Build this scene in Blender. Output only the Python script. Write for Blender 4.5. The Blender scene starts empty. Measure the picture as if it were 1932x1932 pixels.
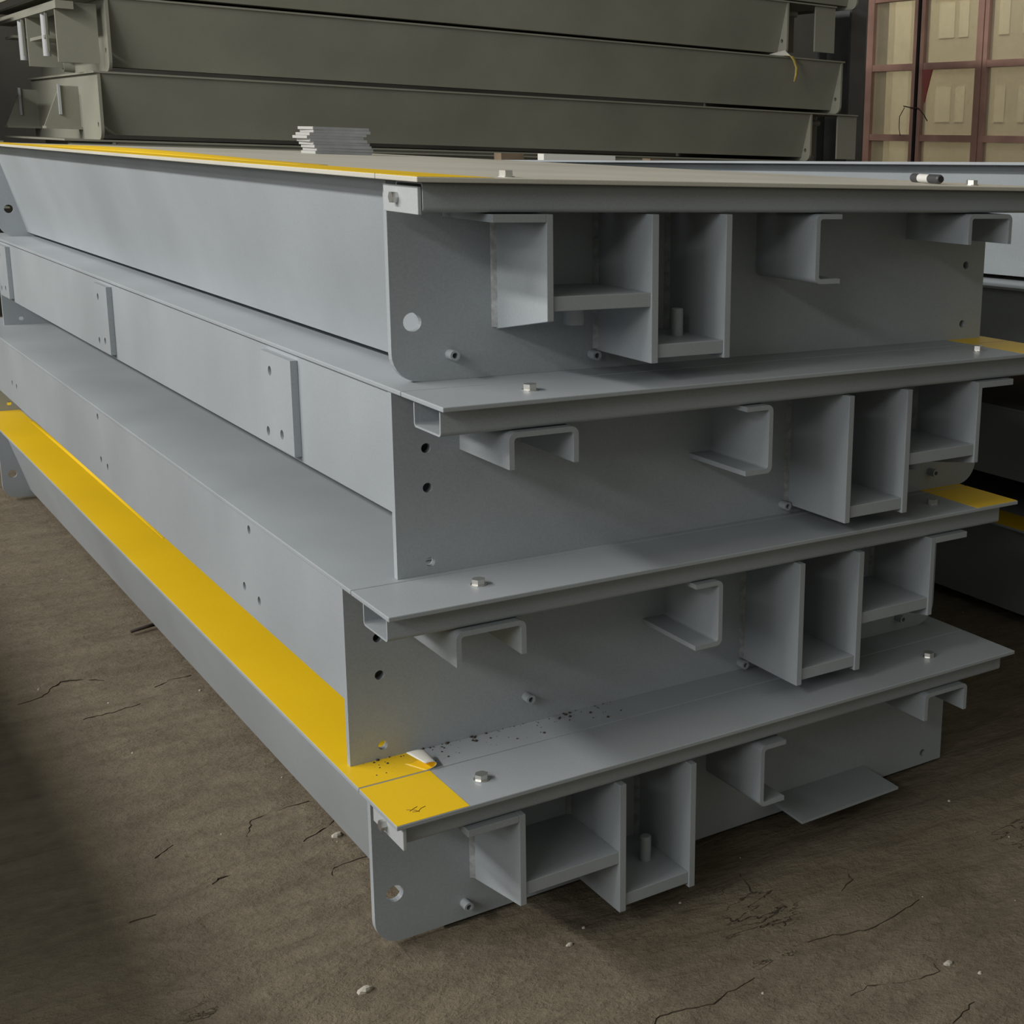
import bpy, math, random
from mathutils import Matrix, Vector, noise
from mathutils.geometry import tessellate_polygon

C = bpy.context.scene.collection
S = 1.3                       # survey units -> metres
ZF = -1.0773                  # floor height in survey units (0 = top of the uppermost front deck)

def P(x, y, z):
    return Vector((x * S, y * S, (z - ZF) * S))

# ------------------------------------------------------------------ camera
cam_data = bpy.data.cameras.new('camera')
cam = bpy.data.objects.new('camera', cam_data)
C.objects.link(cam)
R_ = Vector((0.78469006, -0.61905211, 0.0321868))
U_ = Vector((0.11533518, 0.19681783, 0.97363265))
F_ = Vector((0.60906428, 0.76028759, -0.22583949))
M = Matrix.Identity(4)
for i in range(3):
    M[i][0], M[i][1], M[i][2] = R_[i], U_[i], -F_[i]
M.translation = P(-0.6635, -1.5591, 0.0381)
cam.matrix_world = M
cam_data.sensor_width = 36.0
cam_data.lens = 2560.588 * 36.0 / 1932.0
cam_data.shift_x = -(1500.19 - 966.0) / 1932.0
cam_data.shift_y = -(966.0 - 888.23) / 1932.0
cam_data.clip_start = 0.02
bpy.context.scene.camera = cam

# ------------------------------------------------------------------ world, light, exposure
world = bpy.data.worlds.new('world')
bpy.context.scene.world = world
world.use_nodes = True
bg = world.node_tree.nodes['Background']
bg.inputs[0].default_value = (1.0, 0.95, 0.80, 1)
bg.inputs[1].default_value = 0.20

def area(name, loc, direction, sx, sy, watts, col):
    l = bpy.data.lights.new(name, 'AREA')
    l.shape = 'RECTANGLE'
    l.size, l.size_y = sx, sy
    l.energy = watts
    l.color = col
    o = bpy.data.objects.new(name, l)
    C.objects.link(o)
    o.location = loc
    o.rotation_euler = Vector(direction).to_track_quat('-Z', 'Y').to_euler()
    return o

# daylight through two window bands in the left wall, high clerestory and front; low bands are added fill
WA = (-1.3, 7.6, 3.15, 3.50)
WB = (-4.7, -0.2, 2.30, 2.65)
WC = (1.0, 6.5, 0.30, 1.30)  # low opening added for fill on the side webs
WD = (-2.6, -0.3, 0.20, 1.60)  # opening added to brighten the left-facing bracket plates, no entrance known
def opening_light(name, w, watts, toward):
    area(name, P(-5.06, (w[0] + w[1]) / 2, (w[2] + w[3]) / 2), toward, (w[1] - w[0]) * S, (w[3] - w[2]) * S, watts, (1.0, 0.955, 0.895) if w[2] > 3 else (1.0, 0.985, 0.95))
opening_light('clerestory_daylight', WA, 1020, (1, 0, -0.65))
opening_light('front_window_daylight', WB, 145, (1, 0.3, -0.42))
opening_light('low_fill_light', WC, 60, (1, 0, -0.2))
opening_light('front_fill_light', WD, 80, (1, 0.2, -0.2))
# daylight in the yard behind the glazed doors
area('yard_daylight', P(7.6, 8.2, 4.2), (0.75, 0.1, -0.75), 6.0, 2.5, 820, (1.0, 0.94, 0.79))

vs = bpy.context.scene.view_settings
vs.view_transform = 'Standard'
vs.look = 'None'
vs.gamma = 1.0
vs.use_curve_mapping = False
vs.exposure = 0.0

# ------------------------------------------------------------------ materials
def new_mat(name):
    m = bpy.data.materials.new(name)
    m.use_nodes = True
    nt = m.node_tree
    return m, nt, nt.nodes['Principled BSDF']

def lin(r, g, b):
    f = lambda c: ((c / 255 + 0.055) / 1.055) ** 2.4 if c > 10 else c / 255 / 12.92
    return (f(r), f(g), f(b), 1)

def paint(name, col, rough=0.42, var=0.10, scale=2.2, speck=0.05, spec=0.4, bump=0.02):
    m, nt, b = new_mat(name)
    tc = nt.nodes.new('ShaderNodeTexCoord')
    n1 = nt.nodes.new('ShaderNodeTexNoise'); n1.inputs['Scale'].default_value = scale; n1.inputs['Detail'].default_value = 4
    n2 = nt.nodes.new('ShaderNodeTexNoise'); n2.inputs['Scale'].default_value = 260; n2.inputs['Detail'].default_value = 2
    nt.links.new(tc.outputs['Object'], n1.inputs['Vector']); nt.links.new(tc.outputs['Object'], n2.inputs['Vector'])
    r1 = nt.nodes.new('ShaderNodeMapRange'); r1.inputs[1].default_value = 0.3; r1.inputs[2].default_value = 0.7
    r1.inputs[3].default_value = 1 - var; r1.inputs[4].default_value = 1 + var
    nt.links.new(n1.outputs['Fac'], r1.inputs[0])
    r2 = nt.nodes.new('ShaderNodeMapRange'); r2.inputs[1].default_value = 0.3; r2.inputs[2].default_value = 0.7
    r2.inputs[3].default_value = 1 - speck; r2.inputs[4].default_value = 1 + speck
    nt.links.new(n2.outputs['Fac'], r2.inputs[0])
    mul = nt.nodes.new('ShaderNodeMath'); mul.operation = 'MULTIPLY'
    nt.links.new(r1.outputs[0], mul.inputs[0]); nt.links.new(r2.outputs[0], mul.inputs[1])
    vm = nt.nodes.new('ShaderNodeVectorMath'); vm.operation = 'SCALE'; vm.inputs[0].default_value = col[:3]
    nt.links.new(mul.outputs[0], vm.inputs['Scale'])
    nt.links.new(vm.outputs[0], b.inputs['Base Color'])
    b.inputs['Roughness'].default_value = rough
    b.inputs['Specular IOR Level'].default_value = spec
    bm_ = nt.nodes.new('ShaderNodeBump'); bm_.inputs['Strength'].default_value = bump; bm_.inputs['Distance'].default_value = 0.002
    nt.links.new(n2.outputs['Fac'], bm_.inputs['Height']); nt.links.new(bm_.outputs[0], b.inputs['Normal'])
    return m

def plain(name, col, rough=0.5, metal=0.0, spec=0.4):
    m, nt, b = new_mat(name)
    b.inputs['Base Color'].default_value = col
    b.inputs['Roughness'].default_value = rough
    b.inputs['Metallic'].default_value = metal
    b.inputs['Specular IOR Level'].default_value = spec
    return m

GREY = paint('grey_paint', (0.328, 0.364, 0.392))
SHADED_GREY = paint('shaded_grey_paint', (0.25, 0.255, 0.212), rough=0.5)  # same grey as the front stack, warm shade put into the colour
YELLOW = paint('yellow_film', (0.80, 0.53, 0.012), rough=0.42, var=0.05, speck=0.02)
ZINC = plain('zinc', (0.62, 0.62, 0.60, 1), 0.32, 0.9)
SHEEN_GREY = paint('sheen_grey_paint', (0.52, 0.51, 0.45), rough=0.45)  # grazing sheen of the top deck put into a lighter colour
WELD = paint('weld', (0.27, 0.29, 0.30), rough=0.5, var=0.3, scale=60)
WHITE = plain('white_backing', (0.72, 0.72, 0.68, 1), 0.6)
CAPW = paint('pale_cap', (0.40, 0.425, 0.445), rough=0.4, var=0.03)
RAW = paint('bare_steel', (0.27, 0.285, 0.305), rough=0.45, var=0.2, scale=9)
PALEEND = plain('pale_steel', (0.52, 0.53, 0.52, 1), 0.45, 0.3)
BLACK = plain('black_plastic', (0.012, 0.012, 0.013, 1), 0.4)
DARKPL = plain('dark_grey_plastic', (0.05, 0.052, 0.055, 1), 0.45)
LABEL = plain('label_white', (0.6, 0.6, 0.58, 1), 0.5)
RED = paint('red_frame_paint', (0.42, 0.255, 0.21), rough=0.55, var=0.25, scale=3)
REDB = plain('red_scrap', (0.36, 0.10, 0.09, 1), 0.6)
WALLM = paint('dark_wall', (0.055, 0.055, 0.048), rough=0.8, var=0.3, scale=1.2)
STEELC = paint('column_paint', (0.13, 0.14, 0.15), rough=0.6, var=0.25, scale=3)
FACADE = paint('facade_plaster', (0.34, 0.29, 0.20), rough=0.9, var=0.10, scale=0.5)
PANEREFL = paint('pane_reflection', (0.47, 0.42, 0.30), rough=0.8, var=0.05)  # lighter tone for the reflections in the door panes
WOOD = paint('timber', (0.16, 0.12, 0.08), rough=0.8, var=0.3, scale=6)
RUST = paint('rusty_rod', (0.05, 0.04, 0.034), rough=0.7, var=0.3, scale=20)
STONE = paint('stone', (0.42, 0.40, 0.35), rough=0.9, var=0.2, scale=40)
INK = plain('pen_ink', (0.16, 0.07, 0.02, 1), 0.6)
THREAD = plain('dark_thread', (0.02, 0.02, 0.02, 1), 0.7)

def glass_mat():
    m = bpy.data.materials.new('dusty_glass')
    m.use_nodes = True
    nt = m.node_tree
    nt.nodes.clear()
    out = nt.nodes.new('ShaderNodeOutputMaterial')
    tr = nt.nodes.new('ShaderNodeBsdfTransparent'); tr.inputs[0].default_value = (0.94, 0.95, 0.93, 1)
    gl = nt.nodes.new('ShaderNodeBsdfGlossy'); gl.inputs['Roughness'].default_value = 0.04
    df = nt.nodes.new('ShaderNodeBsdfTranslucent'); df.inputs[0].default_value = (0.8, 0.74, 0.6, 1)
    dd = nt.nodes.new('ShaderNodeBsdfDiffuse'); dd.inputs[0].default_value = (0.5, 0.47, 0.4, 1)
    ns = nt.nodes.new('ShaderNodeTexNoise'); ns.inputs['Scale'].default_value = 3.0; ns.inputs['Detail'].default_value = 6
    mr = nt.nodes.new('ShaderNodeMapRange'); mr.inputs[3].default_value = 0.30; mr.inputs[4].default_value = 0.50
    nt.links.new(ns.outputs['Fac'], mr.inputs[0])
    m0 = nt.nodes.new('ShaderNodeMixShader'); m0.inputs[0].default_value = 0.4
    nt.links.new(df.outputs[0], m0.inputs[1]); nt.links.new(dd.outputs[0], m0.inputs[2])
    m1 = nt.nodes.new('ShaderNodeMixShader')
    nt.links.new(mr.outputs[0], m1.inputs[0]); nt.links.new(tr.outputs[0], m1.inputs[1]); nt.links.new(m0.outputs[0], m1.inputs[2])
    m2 = nt.nodes.new('ShaderNodeMixShader'); m2.inputs[0].default_value = 0.08
    nt.links.new(m1.outputs[0], m2.inputs[1]); nt.links.new(gl.outputs[0], m2.inputs[2])
    nt.links.new(m2.outputs[0], out.inputs[0])
    return m
GLASS = glass_mat()

def floor_mat():
    m, nt, b = new_mat('dirt_concrete')
    tc = nt.nodes.new('ShaderNodeTexCoord')
    def mp(sx, sy, rz):
        q = nt.nodes.new('ShaderNodeMapping'); q.inputs['Scale'].default_value = (sx, sy, 1); q.inputs['Rotation'].default_value = (0, 0, rz)
        nt.links.new(tc.outputs['Object'], q.inputs[0]); return q
    def nz(src, sc, det=6, rough=0.6, dist=0.0):
        n = nt.nodes.new('ShaderNodeTexNoise'); n.inputs['Scale'].default_value = sc; n.inputs['Detail'].default_value = det
        n.inputs['Roughness'].default_value = rough; n.inputs['Distortion'].default_value = dist
        nt.links.new(src.outputs[0], n.inputs['Vector']); return n
    def rng(src, a, b_, c, d):
        r = nt.nodes.new('ShaderNodeMapRange'); r.inputs[1].default_value = a; r.inputs[2].default_value = b_
        r.inputs[3].default_value = c; r.inputs[4].default_value = d
        nt.links.new(src, r.inputs[0]); return r
    def mth(op, a, c):
        q = nt.nodes.new('ShaderNodeMath'); q.operation = op
        for i, v in enumerate((a, c)):
            if isinstance(v, (int, float)): q.inputs[i].default_value = v
            else: nt.links.new(v, q.inputs[i])
        return q
    streak = mp(2.0, 7.0, 0.04)
    iso = mp(1, 1, 0)
    big = nz(iso, 1.1, 5)
    mid = nz(streak, 2.2, 8, 0.62, 0.3)
    fine = nz(iso, 34, 6, 0.7)
    grit = nz(iso, 160, 2)
    # ragged scrape lines : narrow band of a stretched, distorted noise
    crk = nz(mp(0.9, 3.0, 0.02), 1.6, 7, 0.58, 0.1)
    ab = mth('ABSOLUTE', mth('SUBTRACT', crk.outputs['Fac'], 0.5).outputs[0], 0)
    line = rng(ab.outputs[0], 0.0, 0.0038, 1.0, 0.0)
    gate = rng(nz(iso, 2.3, 3).outputs['Fac'], 0.60, 0.72, 0.0, 1.0)
    crack = mth('MULTIPLY', line.outputs[0], gate.outputs[0])
    ramp = nt.nodes.new('ShaderNodeValToRGB')
    ramp.color_ramp.elements[0].position = 0.36; ramp.color_ramp.elements[0].color = (0.120, 0.099, 0.070, 1)
    ramp.color_ramp.elements[1].position = 0.66; ramp.color_ramp.elements[1].color = (0.218, 0.188, 0.138, 1)
    s1 = mth('ADD', mth('MULTIPLY', big.outputs['Fac'], 0.36).outputs[0], mth('MULTIPLY', mid.outputs['Fac'], 0.33).outputs[0])
    s2 = mth('ADD', s1.outputs[0], mth('MULTIPLY', fine.outputs['Fac'], 0.31).outputs[0])
    nt.links.new(s2.outputs[0], ramp.inputs[0])
    mixd = nt.nodes.new('ShaderNodeMix'); mixd.data_type = 'RGBA'
    nt.links.new(mth('MULTIPLY', crack.outputs[0], 0.75).outputs[0], mixd.inputs[0])
    nt.links.new(ramp.outputs[0], mixd.inputs[6]); mixd.inputs[7].default_value = (0.04, 0.034, 0.026, 1)
    nt.links.new(mixd.outputs[2], b.inputs['Base Color'])
    b.inputs['Roughness'].default_value = 0.86
    b.inputs['Specular IOR Level'].default_value = 0.2
    h = mth('ADD', mth('MULTIPLY', mid.outputs['Fac'], 0.85).outputs[0], mth('MULTIPLY', fine.outputs['Fac'], 0.26).outputs[0])
    h2 = mth('ADD', h.outputs[0], mth('MULTIPLY', grit.outputs['Fac'], 0.05).outputs[0])
    h3 = mth('SUBTRACT', h2.outputs[0], mth('MULTIPLY', crack.outputs[0], 0.35).outputs[0])
    bp = nt.nodes.new('ShaderNodeBump'); bp.inputs['Strength'].default_value = 1.0; bp.inputs['Distance'].default_value = 0.030
    nt.links.new(h3.outputs[0], bp.inputs['Height']); nt.links.new(bp.outputs[0], b.inputs['Normal'])
    return m
FLOORM = floor_mat()

# ------------------------------------------------------------------ mesh builder (survey units, local to its parent)
class MB:
    def __init__(s):
        s.v, s.f, s.smooth = [], [], []
    def add(s, vs, fs, smooth=False):
        o = len(s.v); s.v += [tuple(q) for q in vs]
        s.f += [tuple(i + o for i in q) for q in fs]; s.smooth += [smooth] * len(fs)
    def box(s, x0, x1, y0, y1, z0, z1):
        s.add([(x0, y0, z0), (x1, y0, z0), (x1, y1, z0), (x0, y1, z0), (x0, y0, z1), (x1, y0, z1), (x1, y1, z1), (x0, y1, z1)],
              [(0, 3, 2, 1), (4, 5, 6, 7), (0, 1, 5, 4), (1, 2, 6, 5), (2, 3, 7, 6), (3, 0, 4, 7)])
        return s
    def prism(s, pts, axis, a, b, holes=()):
        """extrude 2-D polygon (with round holes (u,v,r)) from a to b along axis ('x': u=y v=z, 'y': u=x v=z, 'z': u=x v=y)"""
        def to3(u, v, w):
            return {'x': (w, u, v), 'y': (u, w, v), 'z': (u, v, w)}[axis]
        loops = [list(pts)]
        for (u, v, r) in holes:
            loops.append([(u + r * math.cos(t * math.tau / 20), v + r * math.sin(t * math.tau / 20)) for t in range(20)])
        tris = tessellate_polygon([[Vector((u, v, 0)) for u, v in lp] for lp in loops])
        flat = [q for lp in loops for q in lp]
        n = len(flat)
        vs_ = [to3(u, v, a) for u, v in flat] + [to3(u, v, b) for u, v in flat]
        fs = []
        sgn = (1 if b > a else -1) * (-1 if axis == 'y' else 1)
        for t in tris:
            (ax, ay), (bx, by), (cx, cy) = (flat[i] for i in t)
            ccw = (bx - ax) * (cy - ay) - (by - ay) * (cx - ax) > 0
            t = tuple(t) if ccw else tuple(reversed(t))
            top = tuple(i + n for i in t); bot = tuple(reversed(t))
            if sgn < 0: top, bot = tuple(reversed(top)), tuple(reversed(bot))
            fs += [top, bot]
        o = 0
        for li, lp in enumerate(loops):
            k = len(lp)
            ar = sum(lp[i][0] * lp[(i + 1) % k][1] - lp[(i + 1) % k][0] * lp[i][1] for i in range(k))
            for i in range(k):
                j = (i + 1) % k
                q = (o + i, o + j, o + j + n, o + i + n)
                flip = (ar < 0) != (li > 0)
                if (sgn < 0) != flip: q = tuple(reversed(q))
                fs.append(q)
            o += k
        s.add(vs_, fs)
        return s
    def cyl(s, c, r, h, axis='z', n=16, r_in=0.0, r2=None):
        r2 = r if r2 is None else r2
        def to3(u, v, w):
            return {'x': (c[0] + w, c[1] + u, c[2] + v), 'y': (c[0] + u, c[1] + w, c[2] + v), 'z': (c[0] + u, c[1] + v, c[2] + w)}[axis]
        ring = lambda rr, w: [to3(rr * math.cos(i * math.tau / n), rr * math.sin(i * math.tau / n), w) for i in range(n)]
        sg = -1 if axis == 'y' else 1
        if h < 0: sg = -sg
        def ad(vv, ff, sm=False):
            s.add(vv, [tuple(reversed(q)) if sg < 0 else q for q in ff], sm)
        ad(ring(r, 0) + ring(r2, h), [(i, (i + 1) % n, n + (i + 1) % n, n + i) for i in range(n)], True)
        if r_in:
            ad(ring(r_in, 0) + ring(r_in, h), [(n + i, n + (i + 1) % n, (i + 1) % n, i) for i in range(n)], True)
            ad(ring(r, h) + ring(r_in, h), [(i, (i + 1) % n, n + (i + 1) % n, n + i) for i in range(n)])
            ad(ring(r, 0) + ring(r_in, 0), [(n + i, n + (i + 1) % n, (i + 1) % n, i) for i in range(n)])
        else:
            ad(ring(r2, h), [tuple(range(n))]); ad(ring(r, 0), [tuple(reversed(range(n)))])
        return s
    def build(s, name, mat, parent=None, mirror=None, loc=None, bevel=0.0):
        vs_ = s.v
        fs = s.f
        if mirror is not None:
            vs_ = [(mirror - x, y, z) for x, y, z in vs_]
            fs = [tuple(reversed(f)) for f in fs]
        me = bpy.data.meshes.new(name)
        me.from_pydata([(x * S, y * S, z * S) for x, y, z in vs_], [], fs)
        me.polygons.foreach_set('use_smooth', s.smooth)
        me.materials.append(mat)
        me.update()
        o = bpy.data.objects.new(name, me)
        C.objects.link(o)
        if parent is not None: o.parent = parent
        if loc is not None: o.location = loc
        if bevel:
            b = o.modifiers.new('edge', 'BEVEL'); b.width = bevel * S; b.segments = 2; b.limit_method = 'ANGLE'; b.angle_limit = math.radians(50)
        return o

def rounded(pts, rad, n=6):
    """polygon with rounded corners; rad: one radius per point (0 = sharp)"""
    out = []
    k = len(pts)
    for i, (p, r) in enumerate(zip(pts, rad)):
        if r <= 0:
            out.append(p); continue
        a = Vector(pts[i - 1]) - Vector(p); b = Vector(pts[(i + 1) % k]) - Vector(p)
        a.normalize(); b.normalize()
        half = a.angle(b) / 2
        t = r / math.tan(half)
        c = Vector(p) + (a + b).normalized() * (r / math.sin(half))
        s0 = Vector(p) + a * t - c; s1 = Vector(p) + b * t - c
        a0 = math.atan2(s0.y, s0.x); a1 = math.atan2(s1.y, s1.x)
        d = (a1 - a0 + math.pi) % math.tau - math.pi
        for j in range(n + 1):
            t_ = a0 + d * j / n
            out.append((c.x + r * math.cos(t_), c.y + r * math.sin(t_)))
    return out

def strip(path, t, rad):
    """channel outline: polyline path offset by t to its left, outer corners rounded"""
    k = len(path)
    left = []
    for i in range(k):
        p = Vector(path[i])
        if i == 0: d = (Vector(path[1]) - p).normalized(); n_ = Vector((-d.y, d.x)); left.append(p + n_ * t)
        elif i == k - 1: d = (p - Vector(path[i - 1])).normalized(); n_ = Vector((-d.y, d.x)); left.append(p + n_ * t)
        else:
            d0 = (p - Vector(path[i - 1])).normalized(); d1 = (Vector(path[i + 1]) - p).normalized()
            n0 = Vector((-d0.y, d0.x)); n1 = Vector((-d1.y, d1.x))
            m_ = (n0 + n1).normalized(); left.append(p + m_ * (t / m_.dot(n0)))
    pts = [tuple(q) for q in path] + [tuple(q) for q in reversed(left)]
    rads = [0] + [rad] * (k - 2) + [0] + [0] + [rad * 0.45] * (k - 2) + [0]
    return rounded(pts, rads)

def thing(name, label, cat, loc=(0, 0, 0), rot=(0, 0, 0), group=None):
    o = bpy.data.objects.new(name, None)
    C.objects.link(o)
    o.empty_display_size = 0.05
    o.location = P(*loc); o.rotation_euler = rot
    o['label'] = label; o['category'] = cat
    if group: o['group'] = group
    return o

def tag(o, label, cat, group=None):
    o['label'] = label; o['category'] = cat
    if group: o['group'] = group
    return o

def structure(o):
    o['kind'] = 'structure'
    return o

# ------------------------------------------------------------------ shell
FX0, FX1, FY0, FY1 = -1.8, 2.4, -1.3, 3.8
def floor_z(x, y):
    e = max(0.0, min(1.0, min(x - FX0, FX1 - x, y - FY0, FY1 - y) / 0.3))
    a = noise.noise(Vector((x * 1.6 + y * 0.1, y * 6.5, 0.3)))
    b = noise.noise(Vector((x * 5, y * 16, 4.1)))
    c = noise.noise(Vector((x * 0.9, y * 1.1, 9.0)))
    d = abs(noise.noise(Vector((x * 2.2 + y * 0.2, y * 9.0, 7.7))))
    return (0.0036 * a + 0.0022 * b + 0.002 * c - 0.004 * max(0.0, 0.12 - d) / 0.12) * e - 0.0074 * e

def build_floor():
    nx, ny = 300, 340
    x0, x1, y0, y1 = FX0, FX1, FY0, FY1
    vs_, fs = [], []
    for j in range(ny + 1):
        y = y0 + (y1 - y0) * j / ny
        for i in range(nx + 1):
            x = x0 + (x1 - x0) * i / nx
            vs_.append((x * S, y * S, floor_z(x, y) * S))
    for j in range(ny):
        for i in range(nx):
            p = j * (nx + 1) + i
            fs.append((p, p + 1, p + nx + 2, p + nx + 1))
    o = len(vs_)
    X0, X1, Y0, Y1 = -5.3, 12, -5, 14
    vs_ += [(a * S, b * S, 0) for a, b in ((X0, Y0), (X1, Y0), (X1, Y1), (X0, Y1), (x0, y0), (x1, y0), (x1, y1), (x0, y1))]
    fs += [(o, o + 1, o + 5, o + 4), (o + 1, o + 2, o + 6, o + 5), (o + 2, o + 3, o + 7, o + 6), (o + 3, o, o + 4, o + 7)]
    me = bpy.data.meshes.new('floor')
    me.from_pydata(vs_, [], fs)
    me.polygons.foreach_set('use_smooth', [True] * len(fs))
    me.materials.append(FLOORM)
    f = bpy.data.objects.new('floor', me)
    C.objects.link(f)
    structure(f)
    return f
FLOOR = build_floor()

ZT = 5.6
structure(MB().box(-5.3, 6.2, 8.0, 8.2, ZF, ZT).build('wall_back', WALLM, loc=P(0, 0, 0)))
wl = MB()
wl.box(-5.3, -5.1, -5, 8, ZF, 0.2); wl.box(-5.3, -5.1, -5, WD[0], 0.2, 1.6); wl.box(-5.3, -5.1, WD[1], WC[0], 0.2, 1.6)
wl.box(-5.3, -5.1, WC[0], 8, 1.3, 1.6); wl.box(-5.3, -5.1, WC[1], 8, 0.2, 1.3); wl.box(-5.3, -5.1, WC[0], WC[1], 0.2, 0.3)
ze = 1.6
for w in (WB, WA):
    wl.box(-5.3, -5.1, -5, 8, ze, w[2]); wl.box(-5.3, -5.1, -5, w[0], w[2], w[3]); wl.box(-5.3, -5.1, w[1], 8, w[2], w[3])
    ze = w[3]
wl.box(-5.3, -5.1, -5, 8, ze, ZT)
structure(wl.build('wall_left', WALLM, loc=P(0, 0, 0)))
wr = MB().box(6.06, 6.2, 6.1, 8.0, ZF, ZT)
wr.box(6.06, 6.2, -5, 2.9, ZF, ZT); wr.box(6.06, 6.2, 2.9, 6.1, 2.05, ZT)
structure(wr.build('wall_right', WALLM, loc=P(0, 0, 0)))

# glazed steel door leaves in the right-hand wall
def glazed_leaf(name, ya, yb, stile0, stile1, bars):
    fr = MB()
    fr.box(6.0, 6.05, ya, ya + stile0, ZF + 0.01, 2.0)
    fr.box(6.0, 6.05, yb - stile1, yb, ZF + 0.01, 2.0)
    for z in bars:
        fr.box(6.005, 6.045, ya + stile0, yb - stile1, z - 0.022, z + 0.022)
    o = fr.build(name, RED, loc=P(0, 0, 0))
    structure(o)
    zs = list(bars)
    for a, b in zip(zs[:-1], zs[1:]):
        MB().box(6.022, 6.028, ya + stile0, yb - stile1, a + 0.022, b - 0.022).build('pane', GLASS, o)
    return o
BARS = [-1.04, -0.76, -0.29, 0.187, 0.664, 1.13, 1.60, 1.98]
glazed_leaf('door_1', 5.575, 6.10, 0.04, 0.065, BARS)
d2 = glazed_leaf('door_2', 4.955, 5.545, 0.055, 0.035, BARS)
glazed_leaf('door_3', 4.36, 4.945, 0.045, 0.035, BARS)
glazed_leaf('door_4', 3.75, 4.345, 0.045, 0.035, BARS)
glazed_leaf('door_5', 2.92, 3.735, 0.045, 0.035, BARS)
# torn red strip and wire tie on the meeting stile
MB().box(5.99, 6.04, 5.549, 5.571, ZF + 0.01, 2.0).build('dark_gap_strip', BLACK, d2)  # dark strip standing in for the shaded gap between the leaves
rs = MB().prism([(5.50, 0.64), (5.40, 0.64), (5.465, 0.42)], 'x', 5.985, 5.995).build('red_corner_gusset', REDB, d2)

def tube_path(pts, r, name, mat, parent=None, n=6):
    mb = MB()
    pts = [Vector(p) for p in pts]
    rings = []
    for i, p in enumerate(pts):
        d = (pts[min(i + 1, len(pts) - 1)] - pts[max(i - 1, 0)]).normalized()
        a = d.cross(Vector((0.3, 0.2, 0.9))).normalized(); b = d.cross(a)
        rings.append([p + (a * math.cos(t * math.tau / n) + b * math.sin(t * math.tau / n)) * r for t in range(n)])
    vs_ = [q for rg in rings for q in rg]
    fs = []
    for i in range(len(pts) - 1):
        for t in range(n):
            fs.append((i * n + t, i * n + (t + 1) % n, (i + 1) * n + (t + 1) % n, (i + 1) * n + t))
    fs += [tuple(reversed(range(n))), tuple((len(pts) - 1) * n + t for t in range(n))]
    mb.add(vs_, fs, True)
    return mb
w = tube_path([(5.98, 5.66, 0.40), (5.97, 5.58, 0.39), (5.97, 5.50, 0.385), (5.97, 5.44, 0.34), (5.965, 5.40, 0.30)], 0.004, '', None).build('wire_tie', RUST, None, loc=P(0, 0, 0))
tag(w, 'dark twisted wire tying the two red door leaves together', 'wire')
tube_path([(5.97, 5.64, 0.39), (5.965, 5.68, 0.33), (5.965, 5.68, 0.25), (5.97, 5.67, 0.2)], 0.003, '', None).build('loose_end', RUST, w)

# steel column at the corner beside the doors
col = thing('steel_column', 'dark grey steel column standing between the rear stack and the red glazed doors', 'column', (5.02, 5.25, ZF))
h = ZT - ZF
MB().box(-0.03, 0.09, -0.16, -0.14, 0, h).build('flange', STEELC, col)
MB().box(-0.03, 0.09, 0.14, 0.16, 0, h).build('flange', STEELC, col)
MB().box(0.022, 0.038, -0.14, 0.14, 0, h).build('web', STEELC, col)
MB().box(-0.08, 0.14, -0.2, 0.2, 0, 0.02).build('base_plate', STEELC, col)

# the yard building seen through the dusty panes
fac = thing('yard_building', 'beige rendered building seen through the dusty door panes', 'building', (9.0, 0, ZF))
fw = MB()
fw.box(0, 0.3, 5.5, 13.5, 0, 4.6)
fw.build('wall', FACADE, fac)
for ya, yb, tall in ((8.27, 8.48, 0), (8.08, 8.205, 0), (8.88, 9.12, 1), (7.55, 7.68, 0), (7.30, 7.38, 0), (6.8, 6.95, 0)):
    for z0, z1 in (((0.2, 4.2),) if tall else ((-0.38, -0.05), (0.41, 0.74), (1.20, 1.53), (2.0, 2.33))):
        MB().box(-0.008, 0.0, ya, yb, z0 + (0 if tall else -ZF), z1 + (0 if tall else -ZF)).build('reflection_panel', PANEREFL, fac)  # pale panels standing in for window reflections on the glass

# ------------------------------------------------------------------ deck module
W, L = 1.1433, 3.35
XE, XF, YE, TE = 0.0288, 1.1408, 0.167, 0.011
ZD = -0.0065
ZB = -0.27
YS = 0.1305                     # joint between the bolted front cover and the main deck sheet
YEL = 0.100
QT = -0.0447

def end_outline(ZB):
    return rounded([(XE, ZB), (XF, ZB), (XF, ZD - 0.001), (XE, ZD - 0.001)], [0.040, 0, 0, 0], 8)

def hexbolt(name, x, y, z, parent, mir, r=0.0095, h=0.0085, mat=None, axis='z'):
    b = MB()
    if axis == 'z':
        b.cyl((x, y, z), r * 1.18, 0.0012, 'z', 20)
        b.cyl((x, y, z + 0.0012), r, h - 0.0012, 'z', 6)
    else:
        b.cyl((x, y, z), r * 1.0, -h, 'x', 6)
    for i in range(len(b.smooth)): b.smooth[i] = False
    return b.build(name, mat or ZINC, parent, mir)

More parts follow.
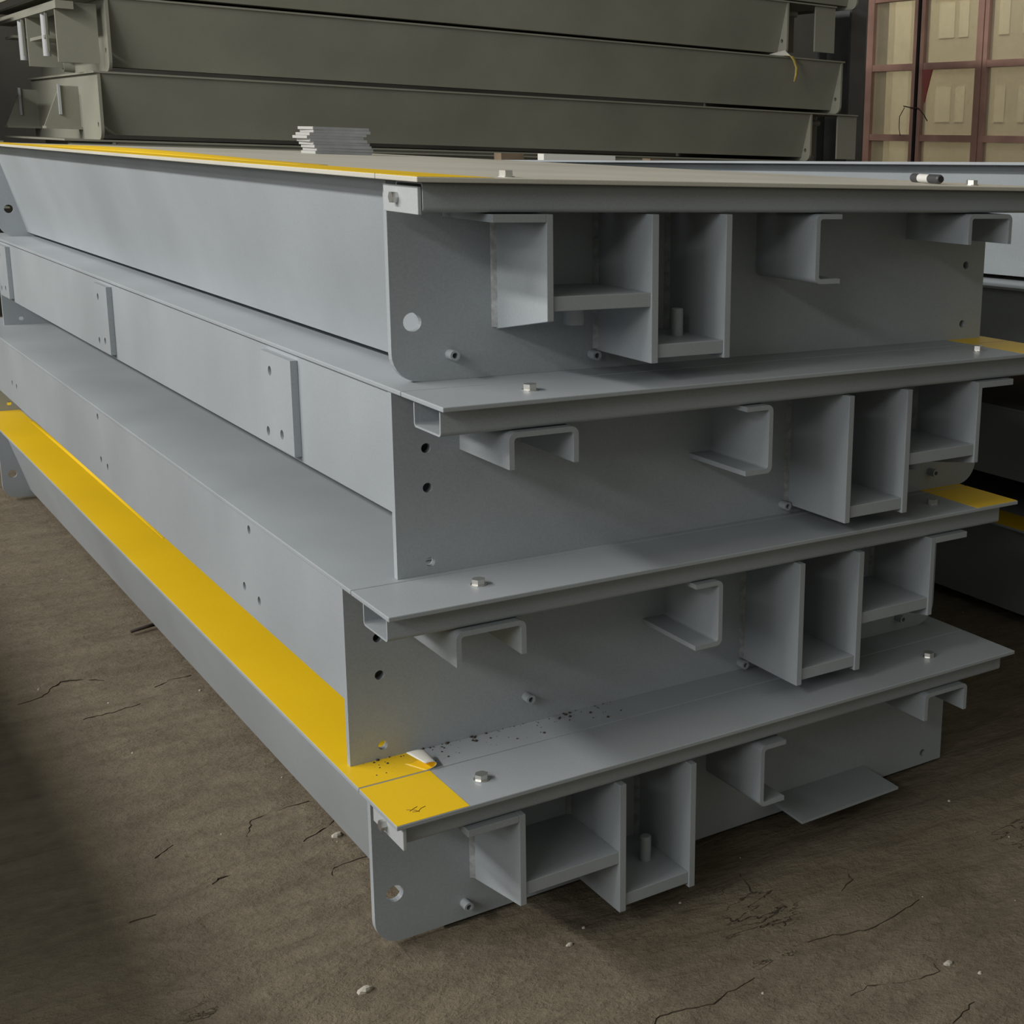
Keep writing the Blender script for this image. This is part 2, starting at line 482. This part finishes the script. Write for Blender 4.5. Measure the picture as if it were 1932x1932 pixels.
def module(loc, label, mir, yaw=0.0, tilt=0.0, paintm=None, front=True, yellow=True, detail=True, c=None, rings=(), cap=None,
           splice=False, webholes=False, length=L, group=None, zb=-0.27, deckm=None):
    ZB = zb
    """one weighing-deck module. local x across (0 = outer, footed side), y along the length from the near end, z up from the deck top"""
    dz = ZB + 0.27
    pm = paintm or GREY
    t = thing('deck_module', label, 'deck module', loc, (tilt, 0, yaw), group)
    mw = W if mir else None
    Lm = length
    b = lambda mb, name, mat=pm, bev=0.0, par=None: mb.build(name, mat, par or t, mw, bevel=bev)
    # decking
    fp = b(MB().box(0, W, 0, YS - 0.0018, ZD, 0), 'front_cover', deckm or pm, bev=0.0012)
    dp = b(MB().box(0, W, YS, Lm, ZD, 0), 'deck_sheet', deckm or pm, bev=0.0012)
    if yellow:
        b(MB().box(0.0008, YEL, 0.0012, YS - 0.0025, 0.00005, 0.0004), 'edge_marking', YELLOW, par=fp)
        b(MB().box(0.0008, YEL, YS + 0.0015, Lm - 0.002, 0.00005, 0.0004), 'edge_marking', YELLOW, par=dp)
    # end plates
    holes = [(0.0589, -0.1935, 0.0128), (1.0950, -0.0870, 0.0068), (1.0944, -0.1420, 0.0068), (1.0932, -0.2470, 0.0068)]
    b(MB().prism(end_outline(ZB), 'y', YE, YE + TE, holes), 'end_plate')
    b(MB().prism(end_outline(ZB), 'y', Lm - YE - TE, Lm - YE, holes), 'end_plate')
    # side webs: footed side leans inwards, other side upright
    ya, yb = YE + TE, Lm - YE - TE
    th = 0.006
    x0, x1, zb = XE + 0.004, 0.103, -0.25 + (dz if dz > 0.02 else 0) - (0.0125 if deckm else 0)
    b(MB().prism([(x0, ZD), (x1, zb), (x1 + 0.06, zb), (x1 + 0.06, zb + th), (x1 + 0.004, zb + th), (x0 + th, ZD)], 'y', ya, yb), 'leaning_side_web')
    xr = XF - 0.004
    if webholes:
        hs = [(0.59, -0.028, 0.0075), (0.633, -0.1335, 0.0075), (0.5575, -0.1375, 0.0075), (1.66, -0.027, 0.0075), (1.66, -0.123, 0.0075), (1.60, -0.128, 0.0075),
              (2.73, -0.012, 0.0075), (2.77, -0.118, 0.0075), (2.70, -0.118, 0.0075)]
        hs = [q for q in hs if q[1] - q[2] > -0.17 and q[1] + q[2] < ZD]
    else:
        hs = []
    mb = MB().prism([(ya, -0.175), (yb, -0.175), (yb, ZD), (ya, ZD)], 'x', xr - th, xr, hs)
    mb.box(xr - 0.06, xr - th, ya, yb, -0.175, -0.169)
    b(mb, 'upright_side_web')
    if splice:
        for s0, s1 in ((0.54, 0.682), (1.735, 1.857), (2.975, 3.115)):
            ws = s1 - s0
            sh = [(s0 + 0.70 * ws, -0.045, 0.008), (s0 + 0.86 * ws, -0.146, 0.008), (s0 + 0.39 * ws, -0.1405, 0.008)]
            sp = b(MB().prism([(s0, -0.166), (s1, -0.166), (s1, -0.016), (s0, -0.016)], 'x', xr + 0.0005, xr + 0.0115, sh), 'splice_plate')
    if not front:
        # plain stacked section: transverse ribs only
        for y in (0.9, 1.7, 2.5):
            b(MB().box(0.12, XF - 0.07, y, y + 0.006, -0.16, ZD), 'cross_rib')
        return t
    b(MB().box(1.015, XF - 0.030, YE + 0.058, YE + 0.066, -0.262, ZD), 'hole_shade_plate')  # unseen plate added behind the end-plate holes to keep them dark
    # square tube under the front edge (open ended)
    y0, y1, z0, z1, tw = 0.0262, 0.108, -0.0430, ZD, 0.0028
    out_ = rounded([(y0, z0), (y1, z0), (y1, z1), (y0, z1)], [0.006] * 4, 5)
    inn = rounded([(y0 + tw, z0 + tw), (y1 - tw, z0 + tw), (y1 - tw, z1 - tw), (y0 + tw, z1 - tw)], [0.0035] * 4, 5)
    n = len(out_)
    mb = MB()
    xa, xb = 0.0182, 1.1354
    vv = [(xa, *q) for q in out_] + [(xb, *q) for q in out_] + [(xa, *q) for q in inn] + [(xb, *q) for q in inn]
    ff = []
    for i in range(n):
        j = (i + 1) % n
        ff += [(i, j, n + j, n + i), (3 * n + i, 3 * n + j, 2 * n + j, 2 * n + i), (2 * n + i, 2 * n + j, j, i), (n + i, n + j, 3 * n + j, 3 * n + i)]
    mb.add(vv, [tuple(reversed(q)) for q in ff])
    b(mb, 'edge_tube')
    if cap:
        cy0, cy1, cz0, cz1, by, bz = cap
        cp = b(MB().box(0.0125, 0.0175, cy0, cy1, cz0, cz1), 'tube_cap', CAPW, 0.0008)
        hexbolt('cap_bolt', 0.0125, by, bz, cp, mw, 0.0075, 0.008, axis='x')
    # brackets
    yp = 0.0175
    def gusset(xa, xb, zf, zr):
        mb = MB().prism([(yp, zf), (YE, zr), (YE, QT), (yp, QT)], 'x', xa, xb)
        g = b(mb, 'gusset_plate', bev=0.0008)
        wb = MB()
        rnd = random.Random(int(xa * 1e4))
        pts = []
        k = 14
        for side, xx in ((-1, xa), (1, xb)):
            pr = [(xx + side * 0.0065, YE - 0.0003), (xx, YE - 0.0003), (xx, YE - 0.0065)]
            if side > 0: pr = list(reversed(pr))
            wb.prism(pr, 'z', zr + 0.003, QT - 0.002)
        b(wb, 'weld_bead', WELD, par=g)
        return g
    gusset(0.1795, 0.1892, -0.1820, -0.2085)
    gusset(0.3389, 0.3500, -0.2476, -0.2480)
    gusset(0.4616, 0.4721, -0.2477, -0.2480)
    b(MB().box(0.1892, 0.3389, yp + 0.003, YE, -0.1695, -0.1501), 'shelf_plate', bev=0.0008)
    b(MB().box(0.3500, 0.4616, yp + 0.003, YE, -0.2410, -0.2220), 'shelf_plate', bev=0.0008)
    b(MB().cyl((0.4285, 0.09, -0.2220), 0.0088, 0.0385, 'z', 20).cyl((0.4285, 0.09, -0.1835), 0.0088, 0.0015, 'z', 20, r2=0.007), 'locating_pin')
    b(MB().cyl((0.2585, 0.09, -0.1974), 0.0140, 0.0279, 'z', 24), 'bearing_stub')
    b(MB().box(0.1046, 0.1795, yp, YE, -0.0550, QT), 'top_plate', bev=0.0008)
    yc = 0.0183
    cx, dzc = c if c else (0.6222, 0.0)
    ct, cb = QT + dzc, -0.1477 + dzc
    pr = strip([(cx + 0.0485, cb), (cx, cb), (cx, ct), (cx + 0.0485, ct)], -0.0072, 0.010)
    b(MB().prism(pr, 'y', yc, YE), 'channel_bracket')
    pr = strip([(0.9450, -0.0937), (0.9450, QT), (1.0462, QT), (1.0462, -0.0937)], -0.0072, 0.011)
    b(MB().prism(pr, 'y', yc, YE), 'inverted_channel')
    for (rx, rz, ry) in rings:
        b(MB().cyl((rx, ry, rz), 0.0070, YE - ry, 'y', 20, r_in=0.0039), 'lug_ring')
    for bx in (0.147, 0.992):
        hexbolt('cover_bolt', bx, 0.064, 0.0, fp, mw)
    return t

random.seed(4)

m1 = module((0, 0, 0), 'topmost grey deck module of the front stack, carrying the pen and small plates', False,
            cap=(0.0285, 0.135, -0.0458, -0.0123, 0.0928, -0.0275), c=(0.6262, 0.0), rings=((0.1110, -0.2395, 0.150), (0.3310, -0.2535, 0.150)), zb=-0.2744, deckm=SHEEN_GREY)
m2 = module((0.0160, -0.0203, -0.2746), 'second module from the top of the front stack, splice plates along its side', True,
            yaw=0.0016, splice=True, c=(0.6192, 0.0), rings=((0.4810, -0.2480, 0.150), (0.1450, -0.2325, 0.150)), zb=-0.2648)
m3 = module((-0.0514, 0.0065, -0.5396), 'third module from the top of the front stack, plain side with bolt holes', True,
            yaw=-0.0036, webholes=True, c=(0.6192, 0.0), rings=((0.8715, -0.2245, 0.150), (0.4755, -0.2545, 0.150), (0.1190, -0.2420, 0.150)), zb=-0.2675)
m4 = module((-0.0636, -0.0261, -0.8073), 'bottom module of the front stack, on the dirt floor, wide yellow edge', False,
            cap=(0.0117, 0.113, -0.0430, -0.0100, 0.0704, -0.030), c=(0.5940, -0.006), rings=((0.1635, -0.2430, 0.150),), zb=-0.2695)
MB().prism([(0.722, YE), (0.717, 0.0612), (0.937, 0.0653), (0.9425, YE)], 'z', -0.2370, -0.2325).build('jacking_plate', GREY, m4)

# corner of the yellow film peeling up on the bottom module, with its white back
def peel():
    nx, ny = 18, 8
    vs_, fs = [], []
    for j in range(ny + 1):
        v = j / ny
        for i in range(nx + 1):
            u = i / nx
            hx = 0.080 + 0.016 * (1 - v)                 # slanting crease where the film leaves the deck
            t_ = u * math.radians(205)
            rx, rz = 0.012 + 0.010 * v, 0.0050 + 0.0032 * v
            x, z = hx + rx * math.sin(min(t_, 9)), 0.0007 + rz * (1 - math.cos(t_))
            x += 0.012 * max(0.0, math.sin(t_ * 0.5)) * (0.4 + 0.6 * v)
            y = YS + 0.001 + v * 0.0345
            vs_.append((x, y, z))
    for j in range(ny):
        for i in range(nx):
            p = j * (nx + 1) + i
            fs.append((p, p + 1, p + nx + 2, p + nx + 1))
    mb = MB(); mb.add(vs_, fs, True)
    o = mb.build('peeled_film', YELLOW, m4)
    o['label'] = 'curled corner of yellow film with white back'
    o.data.materials.append(WHITE)
    sm = o.modifiers.new('thick', 'SOLIDIFY'); sm.thickness = 0.0009; sm.offset = -1.0; sm.material_offset = 1; sm.material_offset_rim = 1
peel()
def lifted_film(par, y0, y1, x0, x1, hh):
    n, k = 60, 8
    vs_, fs = [], []
    for i in range(n + 1):
        t = i / n
        hgt = hh * math.sin(math.pi * t) ** 1.5
        for j in range(k + 1):
            q = j / k
            vs_.append((x0 + (x1 - x0) * q, y0 + (y1 - y0) * t, 0.0006 + hgt * math.sin(math.pi * q * 0.72) ** 1.3))
    for i in range(n):
        for j in range(k):
            p = i * (k + 1) + j
            fs.append((p, p + 1, p + k + 2, p + k + 1))
    mb = MB(); mb.add(vs_, fs, True)
    o = mb.build('lifted_film', YELLOW, par)
    o.modifiers.new('thick', 'SOLIDIFY').thickness = 0.0006
lifted_film(m4, 1.50, 3.0, 0.094, 0.1035, 0.0042)
lifted_film(m1, 0.62, 3.1, 0.070, 0.118, 0.0075)
# pen scribble on the yellow corner
for pts in ([(0.030, 0.030), (0.036, 0.034), (0.043, 0.037)], [(0.028, 0.036), (0.036, 0.030), (0.040, 0.022)], [(0.032, 0.026), (0.039, 0.024), (0.045, 0.030), (0.052, 0.032)]):
    tube_path([(x, y, 0.0005) for x, y in pts], 0.0005, '', None, n=4).build('pen_scribble', INK, m4)
# flakes of dirt along the foot of the third module
rn = random.Random(8)
gr = MB()
for i in range(150):
    x = 0.03 + rn.random() ** 1.3 * 0.40; y = 0.199 - rn.random() ** 3 * 0.05; r = 0.0006 + rn.random() ** 4 * 0.0026
    gr.cyl((x, y, 0.0), r, r * 0.8, 'z', 5, r2=r * 0.5)
g = gr.build('dirt_flakes', RUST, m4); g['kind'] = 'stuff'
# stray threads clinging to the top end plate
tube_path([(0.500, YE - 0.0012, -0.155), (0.508, YE - 0.0012, -0.160), (0.516, YE - 0.0012, -0.172), (0.522, YE - 0.0012, -0.186)], 0.0006, '', None, n=4).build('stray_thread', THREAD, m1)
tube_path([(0.530, YE - 0.0012, -0.140), (0.536, YE - 0.0012, -0.156), (0.545, YE - 0.0012, -0.165), (0.546, YE - 0.0012, -0.175)], 0.0006, '', None, n=4).build('stray_thread', THREAD, m1)
tube_path([(0.515, YE - 0.0012, -0.218), (0.520, YE - 0.0012, -0.227), (0.530, YE - 0.0012, -0.230)], 0.0006, '', None, n=4).build('stray_thread', THREAD, m1)

# ------------------------------------------------------------------ neighbouring stack on the right
module((1.695, 0.10, -0.8073), 'bottom module of the right-hand stack, yellow edge stripe in deep shade', False, front=False)
module((1.755, 0.12, -0.5373), 'third module from the top of the right-hand stack, in deep shade', True, front=False, yellow=False, zb=-0.2695)
module((1.500, 0.10, -0.2130), 'second module from the top of the right-hand stack, dark pierced side', True, front=False, yellow=False, webholes=True, tilt=-0.020, zb=-0.250)
module((1.550, 0.10, 0.0480), 'top module of the right-hand stack, pale sunlit side, deck tipped up', False, front=False, tilt=-0.020, yellow=False, zb=-0.2585)
tb = MB().box(0.1, 1.0, -0.05, 0.05, 0, 0.068).build('timber_packing', WOOD, loc=P(1.62, 0.34, -0.5371))
tag(tb, 'flat timber packing under the near end of the tipped right-hand modules', 'timber')

# unseen stack added left of the view to cast the dark floor shadow
for k, (z, lab) in enumerate(((-0.8073, 'bottom module'), (-0.5373, 'third module from the top'), (-0.2673, 'second module from the top'), (0.0027, 'top module'))):
    module((-2.585 + (0.0, 0.02, -0.02, 0.01)[k], 0.0, z), lab + ' of the unseen stack added to shade the floor, left of the picture', False, front=False, yellow=False, zb=-0.2695)

# ------------------------------------------------------------------ rear stack, turned a quarter, seen side-on
LK, WK = 3.77, 1.30
def rear_module(x0, ztop, label, flip, level_detail=True, y0=4.2, length=LK, group=None, zb=-0.27, webz=-0.252):
    """deck 0..length along world x, near side web leaning inwards; flip: bracket end at the left"""
    t = thing('rear_deck_module', label, 'deck module', (x0, y0, ztop), (0, 0, 0), group)
    b = lambda mb, name, mat=SHADED_GREY, par=None: mb.build(name, mat, par or t)
    b(MB().box(0, length, 0, WK, -0.007, 0), 'deck_sheet')
    xa, xb = (0.165, length - 0.012) if flip else (0.012, length - 0.315)
    ZB = zb
    eo = rounded([(0.004, ZB), (WK - 0.01, ZB), (WK - 0.01, -0.008), (0.004, -0.008)], [0.040, 0, 0, 0], 7)
    hl = [(0.045, -0.195, 0.010), (WK - 0.06, -0.19, 0.01)]
    b(MB().prism(eo, 'x', xa, xa + 0.011, hl), 'end_plate')
    b(MB().prism(eo, 'x', xb - 0.011, xb, hl), 'end_plate')
    b(MB().prism([(0.008, -0.007), (0.008 - webz * 0.29, webz), (0.14, webz), (0.14, webz + 0.006), (0.014 - webz * 0.29, webz + 0.006), (0.015, -0.007)], 'x', xa + 0.011, xb - 0.011), 'leaning_side_web')
    b(MB().box(xa + 0.011, xb - 0.011, WK - 0.03, WK - 0.024, -0.2, -0.007), 'upright_side_web')
    if not level_detail:
        return t
    if flip:
        # bracket end: square tube, hanging plates, pinned bearing box
        b(MB().box(0.0, 0.06, 0.012, WK - 0.05, -0.058, -0.030), 'edge_tube', SHADED_GREY)
        b(MB().box(0.004, 0.145, 0.055, 0.066, -0.245, -0.030), 'hanging_plate')
        b(MB().box(0.004, 0.145, 0.62, 0.631, -0.245, -0.030), 'hanging_plate')
        b(MB().box(0.010, 0.150, 0.30, 0.60, -0.150, -0.138), 'shelf_plate')
        b(MB().box(0.010, 0.150, 0.95, 1.14, -0.120, -0.110), 'shelf_plate')
        for yy in (0.24, 0.72):
            b(MB().box(0.004, 0.012, yy, yy + 0.012, -0.20, -0.06), 'bearing_bar')
            b(MB().cyl((0.02, yy + 0.10, -0.215), 0.014, 0.16, 'z', 14), 'locating_pin', CAPW)
        b(MB().cyl((0.07, 0.20, -0.24), 0.035, 0.09, 'z', 18), 'bearing_stub')
        b(MB().cyl((xa, 0.62, -0.24), 0.02, -0.04, 'x', 14, r_in=0.012), 'lug_ring')
    else:
        for yy in (0.345, 1.18):
            b(MB().prism([(xa, -0.205), (xa - 0.13, -0.205), (xa - 0.065, -0.050), (xa, -0.050)], 'y', yy, yy + 0.011), 'foot_gusset')
            b(MB().box(xa - 0.13, xa, yy - 0.03, yy + 0.045, -0.215, -0.205), 'foot_flange')
            b(MB().box(xa - 0.075, xa - 0.066, yy - 0.012, yy, -0.16, -0.045), 'gusset_rib', CAPW)
        # far right end: hanging end plate under the deck overhang
        b(MB().box(length - 0.135, length - 0.002, 0.010, 0.020, -0.235, -0.007), 'hanging_plate')
        b(MB().box(xb, length - 0.01, 0.35, 0.36, -0.22, -0.007), 'hanging_plate')
        b(MB().cyl((xb, 0.1, -0.05), 0.016, 0.12, 'x', 14), 'locating_pin')
    return t
rear_module(0.52, 1.0785, 'topmost visible shaded grey module of the rear stack, cut off by the top of the picture', True)
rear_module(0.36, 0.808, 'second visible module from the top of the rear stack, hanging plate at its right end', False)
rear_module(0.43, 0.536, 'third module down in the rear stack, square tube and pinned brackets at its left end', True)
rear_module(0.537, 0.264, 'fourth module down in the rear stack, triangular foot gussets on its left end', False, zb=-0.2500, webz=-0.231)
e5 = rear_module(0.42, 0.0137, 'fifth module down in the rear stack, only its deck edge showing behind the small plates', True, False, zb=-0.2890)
MB().box(0.02, LK - 0.02, -0.002, 0.05, -0.0215, -0.0155).build('edge_flange', SHADED_GREY, e5)
MB().box(0.02, LK - 0.02, 0.03, 0.036, -0.0157, -0.0068).build('edge_web', SHADED_GREY, e5)
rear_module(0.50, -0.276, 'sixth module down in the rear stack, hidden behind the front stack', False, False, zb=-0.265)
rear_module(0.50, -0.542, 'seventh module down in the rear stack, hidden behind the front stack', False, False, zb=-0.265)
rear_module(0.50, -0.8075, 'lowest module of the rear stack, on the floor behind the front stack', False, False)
# second rear stack further left and further back
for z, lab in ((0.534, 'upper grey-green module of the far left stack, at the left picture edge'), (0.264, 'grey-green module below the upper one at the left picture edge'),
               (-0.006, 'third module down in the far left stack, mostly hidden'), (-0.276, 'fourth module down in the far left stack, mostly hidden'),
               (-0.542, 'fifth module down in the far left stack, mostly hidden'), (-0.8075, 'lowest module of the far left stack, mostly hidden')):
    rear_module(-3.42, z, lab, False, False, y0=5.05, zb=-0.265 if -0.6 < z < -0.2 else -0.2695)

# odds and ends on the far end of the tipped right-hand deck
tag(MB().box(1.915, 2.235, 3.28, 3.33, 0, 0.0305).build('flat_bar', WHITE, loc=P(0, 0, -0.0155)), 'white flat bar lying on the far end of the tipped right-hand deck', 'bar')
tag(MB().box(1.735, 1.83, 3.28, 3.34, 0, 0.0285).build('wood_block', WOOD, loc=P(0, 0, -0.0155)), 'small brown wood block left of the white flat bar on the far deck', 'block')
tag(MB().box(2.40, 2.46, 3.28, 3.34, 0, 0.024).build('wood_block', WOOD, loc=P(0, 0, -0.0155)), 'small brown wood block right of the white flat bar on the far deck', 'block')

# torn yellow tape hanging over a rear deck edge
tp = thing('torn_tape', 'torn yellow and white tape hanging over a rear deck edge', 'tape', (3.80, 4.185, 0.537))
mb = MB()
pts = [(0.00, 0.010, 0.002), (0.02, -0.006, 0.0), (0.035, -0.008, -0.02), (0.052, -0.009, -0.055), (0.050, -0.008, -0.09), (0.038, -0.010, -0.125)]
vs_, fs = [], []
wd = [0.03, 0.025, 0.016, 0.017, 0.014, 0.008]
for (x, y, z), w_ in zip(pts, wd):
    vs_ += [(x - w_ / 2, y, z), (x + w_ / 2, y - 0.004, z)]
for i in range(5):
    fs.append((2 * i, 2 * i + 1, 2 * i + 3, 2 * i + 2))
mb.add(vs_, fs, True)
o = mb.build('hanging_strip', paint('faded_yellow', (0.46, 0.36, 0.10), rough=0.7), tp)
o.modifiers.new('thick', 'SOLIDIFY').thickness = 0.002
mb = MB(); mb.add([(-0.055, 0.02, 0.001), (0.02, 0.0, 0.001), (-0.012, 0.012, 0.028), (-0.10, 0.03, 0.002)], [(0, 1, 2), (0, 2, 3)])
o = mb.build('folded_corner', WHITE, tp)
o.modifiers.new('thick', 'SOLIDIFY').thickness = 0.002

# ------------------------------------------------------------------ small plates on the top deck
ords = ['topmost', 'second', 'third', 'fourth', 'fifth', 'sixth', 'seventh', 'eighth', 'bottom']
offs = [(-0.002, -0.010), (0.000, -0.008), (-0.012, -0.009), (-0.020, -0.010), (-0.012, -0.010), (-0.004, -0.013), (-0.002, -0.016), (0.004, -0.016), (0.000, -0.016)]
tk = 0.0082
for i in range(9):
    zz = 0.0002 + (8 - i) * (tk + 0.0002)
    ox, oy = offs[i]
    pl_ = thing('small_plate', ('topmost plate of the pile of small steel plates on the top deck' if i == 0 else 'bottom plate of the pile of small steel plates on the top deck' if i == 8 else
                 '%s plate from the top in the pile of small steel plates' % ords[i]), 'plate', (0.716 + ox, 2.40 + oy, zz), (0, 0, [0.03, -0.01, 0.0, 0.015, -0.02, 0.01, -0.015, 0.0, 0.01][i]), 'pile of small steel plates on the top deck')
    MB().box(0.0015, 0.165, 0, 0.115, 0, tk).build('plate_body', RAW, pl_)
    MB().box(0, 0.0015, 0.0, 0.115, 0.0003, tk - 0.0003).build('pale_end', PALEEND, pl_)  # left end face in a paler colour

# marker pen
pen = thing('marker_pen', 'marker pen with black cap and white label lying on the top deck', 'pen', (0.955, 0.10, 0.0008), (0, 0, math.radians(77)))
r = 0.0075
MB().cyl((0.000, 0, r), r * 0.80, 0.004, 'x', 20, r2=r).cyl((0.004, 0, r), r, 0.030, 'x', 20).build('cap', DARKPL, pen)
MB().cyl((-0.001, 0, r), r * 0.62, 0.0012, 'x', 20).build('cap_plug', BLACK, pen)
MB().cyl((0.034, 0, r), r * 0.96, 0.034, 'x', 20).build('label_sleeve', LABEL, pen)
for k in range(3):
    a = 0.6 + k * 0.5
    MB().box(0.037, 0.064, -0.0006, 0.0006, 0, 0.0006).build('label_print', DARKPL, pen, loc=(0, -S * (r * 0.97) * math.cos(a), S * (r + r * 0.97 * math.sin(a))))
MB().cyl((0.068, 0, r), r, 0.022, 'x', 20).cyl((0.090, 0, r), r, 0.004, 'x', 20, r2=r * 0.7).build('barrel', DARKPL, pen)

# ------------------------------------------------------------------ floor bits
# ragged edges where the crust of dirt has broken
CRACKS = [[(-0.078,0.588),(-0.058,0.632),(-0.054,0.648),(-0.023,0.657),(0.008,0.658),(0.047,0.654)],[(-0.009,0.518),(0.015,0.531),(0.047,0.555),(0.061,0.568)],[(-0.01,0.387),(0.001,0.413),(0.02,0.415),(0.06,0.41)],[(-0.216,0.595),(-0.205,0.611),(-0.182,0.631)],[(-0.167,0.464),(-0.154,0.48),(-0.122,0.483)],[(-0.282,1.386),(-0.235,1.404),(-0.21,1.445),(-0.189,1.472),(-0.154,1.461),(-0.116,1.423)],[(-0.196,1.232),(-0.141,1.236),(-0.085,1.254)],[(-0.038,1.337),(0.006,1.369),(0.041,1.364)],[(-0.296,0.42),(-0.28,0.421),(-0.259,0.42)],[(0.456,-0.324),(0.491,-0.32),(0.519,-0.334),(0.561,-0.349),(0.594,-0.358),(0.6,-0.337)],[(0.194,-0.222),(0.219,-0.207),(0.288,-0.233),(0.311,-0.223),(0.37,-0.216)],[(0.486,-0.192),(0.529,-0.195),(0.583,-0.221),(0.635,-0.217),(0.7,-0.202)],[(0.518,0.028),(0.509,-0.003),(0.501,-0.037)],[(0.52,-0.458),(0.549,-0.447),(0.58,-0.439)],[(0.661,-0.073),(0.655,-0.092),(0.621,-0.108)]]
CRUST = plain('dark_crust', (0.045, 0.037, 0.027, 1), 0.9, 0.0, 0.1)
for ci, c in enumerate(CRACKS):
    rr = random.Random(ci + 40)
    pts = []
    for (xa, ya), (xb, yb) in zip(c[:-1], c[1:]):
        n = max(2, int(math.hypot(xb - xa, yb - ya) / 0.009))
        for k in range(n):
            t = k / n
            pts.append((xa + (xb - xa) * t + rr.uniform(-1, 1) * 0.0022, ya + (yb - ya) * t + rr.uniform(-1, 1) * 0.0022))
    pts.append(c[-1])
    m = len(pts)
    vs_, fs = [], []
    for k, (x, y) in enumerate(pts):
        xn, yn = pts[min(k + 1, m - 1)]; xp, yp_ = pts[max(k - 1, 0)]
        dx, dy = xn - xp, yn - yp_
        q = math.hypot(dx, dy) or 1
        w_ = (0.0008 + 0.0016 * rr.random()) * min(1.0, 4.0 * k / m + 0.25, 4.0 * (m - 1 - k) / m + 0.25)
        z = floor_z(x, y)
        ox, oy = -dy / q * w_, dx / q * w_
        vs_ += [(x - ox, y - oy, z - 0.0006), (x, y, z + 0.0010 + 0.0006 * rr.random()), (x + ox, y + oy, z - 0.0006)]
    for k in range(m - 1):
        a = 3 * k
        fs += [(a, a + 3, a + 4, a + 1), (a + 1, a + 4, a + 5, a + 2), (a + 2, a + 5, a + 3, a)]
    mb = MB(); mb.add(vs_, fs)
    mb.build('crust_edge', CRUST, FLOOR)

rod = tube_path([(-0.003, 1.688, 0), (0.04, 1.702, 0.001), (0.10, 1.722, 0.0)], 0.0045, '', None, n=8).build('steel_rod', RUST, loc=P(0, 0, ZF + 0.0015))
tag(rod, 'thin dark steel rod on the floor poking out from under the front stack', 'rod')
def chip(x, y, r, label, seed, mat=STONE):
    rr = random.Random(seed)
    mb = MB()
    n_, k = 7, 3
    vs_ = [(0, 0, r * 0.75)]
    for j in range(1, k + 1):
        ph = j / k * math.pi * 0.55
        for i in range(n_):
            a = i * math.tau / n_
            q = r * (0.75 + 0.5 * rr.random())
            vs_.append((q * math.sin(ph) * math.cos(a) * 1.25, q * math.sin(ph) * math.sin(a) * 0.8, r * 0.75 * math.cos(ph)))
    fs = [(0, 1 + i, 1 + (i + 1) % n_) for i in range(n_)]
    for j in range(k - 1):
        for i in range(n_):
            a, b_ = 1 + j * n_ + i, 1 + j * n_ + (i + 1) % n_
            fs.append((a, a + n_, b_ + n_, b_))
    fs.append(tuple(reversed([1 + (k - 1) * n_ + i for i in range(n_)])))
    mb.add(vs_, fs)
    o = mb.build('stone_chip', mat, loc=P(x, y, ZF + floor_z(x, y) + 0.001))
    tag(o, label, 'stone', 'stone chips on the floor')
chip(-0.0796, 0.0645, 0.0085, 'pale stone chip on the floor left of the stack, at the picture bottom', 1)
chip(0.0422, 0.5046, 0.008, 'pale flat chip on the floor close beside the yellow-edged bottom module', 2)
chip(0.6167, -0.3509, 0.006, 'small white chip on the floor at the lower right', 3)
chip(0.1976, 0.0008, 0.0045, 'tiny white chip on the floor just in front of the bottom end plate', 4)
gr = MB()
rn = random.Random(21)
for i in range(420):
    x = rn.uniform(-1.0, 1.9); y = rn.uniform(-0.9, 2.6); r = 0.0006 + rn.random() ** 4 * 0.0035
    gr.cyl((x, y, floor_z(x, y) - 0.0003), r, r * rn.uniform(0.6, 1.2), 'z', 5, r2=r * 0.5)
o = gr.build('floor_grit', STONE, loc=P(0, 0, ZF))
o['kind'] = 'stuff'; tag(o, 'fine pale grit scattered over the dirt floor', 'grit')
